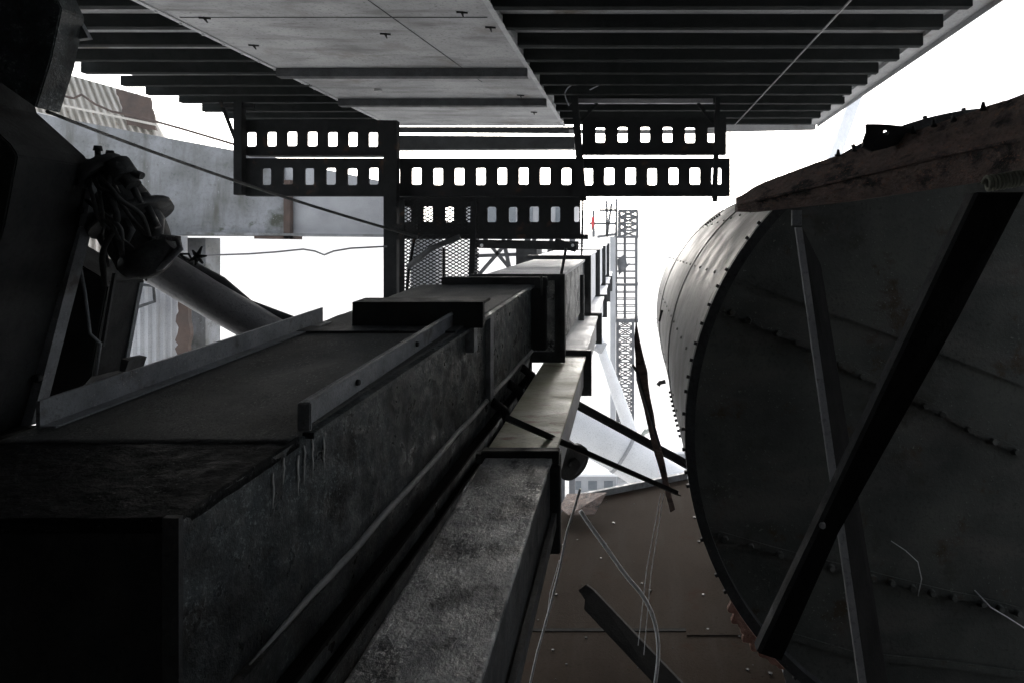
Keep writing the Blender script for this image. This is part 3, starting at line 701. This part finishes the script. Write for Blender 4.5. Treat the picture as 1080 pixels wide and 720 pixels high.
rnd = random.Random(31)
for k in range(9):
    a = (rnd.uniform(92,120), rnd.uniform(170,215)); b = (rnd.uniform(110,160), rnd.uniform(240,300))
    pts = [P(a[0]+(b[0]-a[0])*q/4+rnd.uniform(-9,9), a[1]+(b[1]-a[1])*q/4+rnd.uniform(-6,6), 2.5-.08*math.sin(q)) for q in range(5)]
    MB().tube(smooth(pts), rnd.uniform(.004,.011), 7).build('control_line', M['black'] if k%2 else M['dark'], va_)
pipe = thing('diagonal_pipe', 'grey double pipe slanting down from the valve behind the girder', 'pipe', P(240,330,4.2))
MB().tube([P(150,272,4.0), P(230,320,4.1), P(345,385,4.3)], .105, 20).build('main_pipe', M['pipe'], pipe)
MB().tube([P(160,262,4.1), P(230,300,4.15), P(262,322,4.2), P(345,352,4.3)], [.05,.055,.035,.03], 14).build('upper_pipe', M['dark'], pipe)

# clad pier and pale beam behind
pr = thing('clad_pier', 'zinc clad round pier with ragged rusty edge behind the valve', 'pier', (P(165,0,13.6).x, 13.6, 0))
mb = MB(); bm = mb.bm; cx = P(160,0,13.6).x; rr0 = .58; v0 = []; v1 = []
for k in range(120):
    a = k/120*2*math.pi; r_ = rr0+.018*math.cos(k*math.pi/2*1.0)
    v0.append(bm.verts.new((cx+r_*math.cos(a), 13.6+r_*math.sin(a), 0))); v1.append(bm.verts.new((cx+r_*math.cos(a), 13.6+r_*math.sin(a), P(0,249,13.6).z)))
for k in range(120): bm.faces.new([v0[k], v0[(k+1)%120], v1[(k+1)%120], v1[k]])
mb.build('cladding', M['zinc'], pr)
ed = [P(*c,13.1) for c in ((187,300),(198,322),(200,345),(199,372),(192,386),(186,386))]
MB().prism(rag(ed, .04, .1, 6), (0,.1,0)).build('ragged_edge', M['rustplate'], pr)
MB().tube([P(147,300,12.9),P(162,302,12.9),P(163,318,12.9),P(145,324,12.9)], .03, 8).build('hoop', M['dark'], pr)

pb = thing('pale_beam', 'long stained pale grey beam crossing behind the left hanger', 'beam', P(200,248,14))
MB().prism([P(*c,14) for c in ((-40,100),(60,124),(258,161),(299,168),(299,249),(-40,247))], (0,1.0,0)).build('left_length', M['concrete'], pb)
MB().prism([P(*c,14.05) for c in ((300,170),(430,197),(430,250),(300,249))], (0,1.0,0)).build('right_length', M['tin'], pb)
MB().prism([P(*c,13.9) for c in ((299,190),(306,190),(306,252),(299,252))], (0,.12,0)).prism([P(*c,13.9) for c in ((268,249),(306,249),(306,252.5),(268,252))], (0,.5,0)).build('joint_bracket', M['rustplate'], pb)
MB().bar(P(190,246.3,13.93), P(410,248.8,13.93), .08, .05).build('bottom_flange', M['concrete'], pb)
for cx_ in (-9.6, -4.8): MB().box(cx_, cx_+.5, 14.3, 14.8, 0, H+.22).build('support_column', M['concrete'], pb)

cw = thing('corrugated_wall', 'tan corrugated wall leaning behind the pale beam at upper left', 'wall', (P(110,0,19).x, 19, 0))
mb = MB(); bm = mb.bm; rows = []; n_ = 90
for k in range(n_+1):
    px = 20+k*(163-20)/n_; dy = .09*math.sin(k*1.35)
    a = P(px-16, 60+(px-20)*.28, 19+dy); b = P(px+6, 142, 19+dy)
    c = Vector((b.x+.6, b.y, 0))
    rows.append([bm.verts.new(v) for v in (a, b, c)])
for k in range(n_):
    for i in range(2): f = bm.faces.new([rows[k][i], rows[k+1][i], rows[k+1][i+1], rows[k][i+1]]); f.smooth = True
e = bmesh.ops.extrude_face_region(bm, geom=list(bm.faces))
for v in e['geom']:
    if isinstance(v, bmesh.types.BMVert): v.co.y += .25
mb.build('cladding', M['tan'], cw)
MB().prism(rag([P(*c,18.8) for c in ((122,94),(158,103),(165,138),(134,132))], .03, .12, 9), (0,.06,0)).build('rusty_sheet', M['rustplate'], cw)
MB().bar(P(40,106,18.7), P(165,132,18.7), .05, .06).build('rail', M['tan'], cw)
solo(MB().tube([P(x_,y_,17) for x_, y_ in ((60,100),(78,104),(86,100),(100,110),(118,118),(140,122),(170,130),(195,137),(262,157))], .03, 6), 'cable', M['rustplate'], 'wavy cable across the corrugated wall at upper left', 'cable')

# mesh screen and struts
ms = thing('mesh_screen', 'expanded metal mesh screen right of the thick post', 'screen', P(460,318,8.0))
mb = MB(); w_, h_ = .075, .042
pA, pB = P(424,330,8.0), P(500,212,8.0)
nx = int((pB.x-pA.x)/w_)+1; nz_ = int((pB.z-pA.z)/h_)+1
for j in range(nz_):
    for i in range(nx):
        x0 = pA.x+i*w_; z0 = pA.z+j*h_
        for (a, b) in (((0,.5),(.5,0)),((.5,0),(1,.5)),((0,.5),(.5,1)),((.5,1),(1,.5))):
            mb.bar((x0+a[0]*w_, 8.0, z0+a[1]*h_), (x0+b[0]*w_, 8.0, z0+b[1]*h_), .010, .012)
mb.build('mesh', M['plank'], ms)
for (a, b, w2) in (((424,212),(424,325),.05),((500,212),(496,325),.06),((468,262),(468,318),.025),((424,246),(502,246),.05)):
    MB().bar(P(*a,7.97), P(*b,7.97), w2, .04).build('frame_bar', M['plank'], ms)
MB().tube([P(428,320,7.9),P(431,285,7.9),P(437,252,7.9)], .02, 6).build('thin_stay', M['plank'], ms)
MB().tube([P(430,282,7.9),P(455,262,7.9),P(485,250,7.9)], .035, 8).build('curved_stay', M['dark'], ms)
tr = thing('truss_frame', 'tangle of grey truss members above the far girder', 'truss', (P(530,0,12).x, 12, 0))
for (a, b, w2) in (((500,300),(500,245),.1),((505,290),(540,250),.05),((510,250),(545,292),.05),((530,248),(540,295),.07),((545,290),(565,250),.05),((503,270),(560,268),.04),((560,300),(556,246),.1),((575,290),(582,250),.06),((565,268),(600,270),.05),((592,288),(590,252),.06)):
    MB().bar(P(*a,12), P(*b,12), w2, .06).build('member', M['lattice'], tr)
for px in (505, 592): MB().bar((P(px,0,12).x, 12, 0), P(px,290,12), .12, .12).build('leg', M['lattice'], tr)
solo(MB().box(P(544,0,11).x, P(566,0,11).x, 11, 11.6, P(0,300,11).z, P(0,258,11).z), 'control_box', M['dark'], 'dark upright box above the far end of the girder', 'box', bevel=.01)
# small angle above the segments, white studs painting in two bright holes
ab = thing('bracket_bar', 'black bracket bar with white studs as bright holes above the box segments', 'bracket', P(550,262,7.4))
MB().bar(P(505,259,7.4), P(606,261,7.4), .05, .06).bar(P(585,256,7.38), P(608,262,7.38), .04, .09).build('bar', M['black'], ab)
for c in ((508,259),(604,259)): MB().stud(P(*c,7.34), (0,-1,0), .018, .01, 8).build('bolt', M['white'], ab)

# ---------------------------------------------------------------- lattice tower and far yard
lt = thing('lattice_tower', 'tall narrow lattice tower with cage platform rising from the yard', 'tower', (P(660,0,40).x, 40.5, 0))
def lattice(x0, x1, y0, y1, z0, z1, n, leg, br, parent, cross=True):
    for (x_, y_) in ((x0,y0),(x1,y0),(x1,y1),(x0,y1)): MB().bar((x_,y_,z0), (x_,y_,z1), leg, leg).build('leg', M['lattice'], parent)
    m_ = MB()
    for k in range(n+1):
        z = z0+(z1-z0)*k/n
        for (a, b) in (((x0,y0),(x1,y0)),((x1,y0),(x1,y1)),((x1,y1),(x0,y1)),((x0,y1),(x0,y0))):
            m_.bar((*a,z), (*b,z), br, br)
            if k < n and cross:
                zz = z+(z1-z0)/n
                m_.bar((*a,z), (*b,zz), br, br, (0,1,0) if a[1] == b[1] else (1,0,0)); m_.bar((*b,z), (*a,zz), br, br, (0,1,0) if a[1] == b[1] else (1,0,0))
    m_.build('bracing', M['lattice'], parent)
lx = lambda px: P(px,0,40).x
lz = lambda py: P(0,py,40).z
lattice(lx(651), lx(667.5), 40, 41, 0, lz(338), 16, .14, .06, lt)
lattice(lx(649), lx(671), 40, 41.2, lz(338), lz(250), 12, .15, .06, lt, False)
lattice(lx(653), lx(672), 40, 41.2, lz(250), lz(222), 4, .15, .08, lt, True)
for (za, zb) in ((251,249),(301,299),(340,336)): MB().box(lx(648), lx(673), 39.8, 41.4, lz(za), lz(zb)).build('platform', M['lattice'], lt)
MB().tube([P(652,278,39.7),P(655,271,39.7),P(657,285,39.7),P(664,278,39.7)], [.05,.3,.4,.05], 8).build('lamp_cluster', M['lattice'], lt)
MB().bar(P(659,338,40.3), P(659,226,40.3), .14, .14).build('riser', M['lattice'], lt)
pc = thing('tall_mast', 'pale slender mast standing just left of the lattice tower', 'mast', (lx(646), 39, 0))
MB().box(P(643.5,0,39).x, P(649,0,39).x, 39, 39.6, 0, P(0,250,39).z).build('shaft', M['palesteel'], pc)
for (a, b) in (((640,250),(640,212)),((650,250),(650,210)),((632,222),(651,222)),((622,236),(651,236)),((630,250),(651,247)),((626,250),(626,222)),((645,215),(640,250))):
    MB().bar(P(*a,39), P(*b,39), .13, .13).build('rail', M['lattice'], pc)
solo(MB().prism([P(*c,30) for c in ((624.5,228),(627,230),(626.5,238),(624,243),(623.5,234))], (0,.06,0)), 'red_flag', M['red'], 'small red flag right of the bottom slotted plank', 'flag')
gl = thing('conveyor_gallery', 'pale raised gallery seen through the bottom slotted plank', 'gallery', (P(550,0,24).x, 24, 0))
MB().box(P(486,0,24).x, P(606,0,24).x, 24, 26, P(0,243,24).z, P(0,212,24).z).build('wall', M['tin'], gl)
for k in range(6):
    x_ = P(496+k*18,0,24).x; MB().box(x_, x_+.4, 23.96, 24.0, P(0,236,24).z, P(0,219,24).z).build('window', M['glass'], gl)
for px in (490, 598): MB().box(P(px,0,24).x, P(px,0,24).x+.2, 24.8, 25, 0, P(0,243,24).z).build('leg', M['lattice'], gl)
# pale pipes
t = thing('white_pipe', 'thick bluish white pipe slanting down beyond the mossy box segment', 'pipe', P(670,480,14), 'white pipes in the yard')
MB().tube([P(590,440,14), P(650,474,14), P(760,545,14)], .42, 24).build('pipe', M['white'], t)
MB().tube([P(655,477,14), P(658,479,14)], .44, 24).build('collar', M['palesteel'], t)
t = thing('white_pipe', 'slim white pipe leaning beside the lattice tower', 'pipe', P(655,420,18), 'white pipes in the yard')
MB().tube([P(630,352,18), P(637,376,18), P(651,415,18), P(668,462,18), P(676,492,18)], [.12,.13,.16,.17,.19], 16).build('pipe', M['white'], t)
MB().tube([P(629,363,18), P(637,368,18)], .17, 12).build('collar', M['zinc'], t)
t = thing('cable_drum', 'dark ring shaped pulley under the mossy box segment', 'pulley', P(603,490,6.5))
mb = MB(); mb.tube([P(588,474,6.9), P(603,486,6.6)], .15, 24); mb.build('wheel', M['lattice'], t)
MB().tube([P(602,485,6.62), P(606,488,6.58)], .18, 24).build('rim', M['dark'], t)
MB().tube([P(604,487,6.56), P(607,490,6.5)], .05, 12).build('hub', M['black'], t)
t = thing('white_pipe', 'faint whitish stack leaning far behind the deck on the right', 'pipe', (P(865,0,60).x, 60, 0), 'white pipes in the yard')
MB().tube([P(905,95,60), P(868,200,60), Vector((P(868,200,60).x-6, 60, 0))], .55, 12).build('pipe', M['white'], t)
# low buildings in the yard
def shed(px0, px1, py_top, Y, dep, roofh, label, matr, win=3):
    x0, x1 = P(px0,0,Y).x, P(px1,0,Y).x; zt = P(0,py_top,Y).z
    t = thing('yard_shed', label, 'shed', ((x0+x1)/2, Y, 0), 'low pale sheds in the yard')
    MB().box(x0, x1, Y, Y+dep, 0, zt-roofh).build('wall', matr, t)
    e_ = .2
    MB().prism([(x0-e_,Y-e_,zt-roofh+.01),(x1+e_,Y-e_,zt-roofh+.01),(x1+e_,Y+dep/2,zt),(x0-e_,Y+dep/2,zt)], (0,0,.12)).prism([(x0-e_,Y+dep+e_,zt-roofh+.01),(x1+e_,Y+dep+e_,zt-roofh+.01),(x1+e_,Y+dep/2+.01,zt),(x0-e_,Y+dep/2+.01,zt)], (0,0,.12)).build('roof', M['white'], t)
    for k in range(win):
        xx = x0+(x1-x0)*(k+.5)/win; ww = (x1-x0)/win*.28
        MB().box(xx-ww, xx+ww, Y-.03, Y+.02, (zt-roofh)*.35, (zt-roofh)*.75).build('window', M['glass'], t)
shed(600, 650, 490, 33, 4, .5, 'pale shed nearest the left side of the yard gap', M['palesteel'])
shed(655, 692, 480, 36, 4, .4, 'pale shed at the foot of the lattice tower', M['white'])
shed(696, 745, 468, 38, 5, .5, 'pale shed behind the drum edge', M['palesteel'], 4)
shed(570, 618, 474, 38, 4, .5, 'far pale shed hidden mostly behind the white pipe', M['white'], 4)
tk = thing('yard_tank', 'small round topped tank below the lattice tower', 'tank', (P(705,0,30).x, 30, 0))
mb = MB(); c_ = P(704,0,30).x; mb.tube([(c_,30,0),(c_,30,1.6),(c_,30,2.0),(c_,30,2.2)], [1.1,1.1,.8,.1], 24); mb.build('shell', M['palesteel'], tk)
MB().tube([(c_,30,.8),(c_,30,.9)], 1.13, 24).build('hoop', M['verdigris'], tk)
eq = thing('pipe_manifold', 'grey green cluster of pipework at the tower foot', 'pipework', (P(660,0,39).x, 39, 0))
rnd = random.Random(11)
for k in range(14):
    x_ = P(650+rnd.random()*28,0,39).x; z_ = rnd.random()*1.2+.2
    MB().tube([(x_,39-rnd.random(),0), (x_,39,z_), (x_+rnd.uniform(-1,1),39,z_+.3)], .12, 8).build('pipe', M['verdigris'], eq)


# ---------------------------------------------------------------- air
hz = MB().box(-1600, 1600, -650, 2600, -2, H+40).bm
me = bpy.data.meshes.new('haze'); hz.to_mesh(me); ho = bpy.data.objects.new('haze', me); C.objects.link(ho); ho['kind'] = 'stuff'
hm = bpy.data.materials.new('haze_air'); hm.use_nodes = True; hn = hm.node_tree; hn.nodes.clear()
pv = hn.nodes.new('ShaderNodeVolumePrincipled'); pv.inputs['Density'].default_value = 0.0016; pv.inputs['Color'].default_value = (.93,.94,.96,1)
ou = hn.nodes.new('ShaderNodeOutputMaterial'); hn.links.new(pv.outputs[0], ou.inputs['Volume']); me.materials.append(hm)
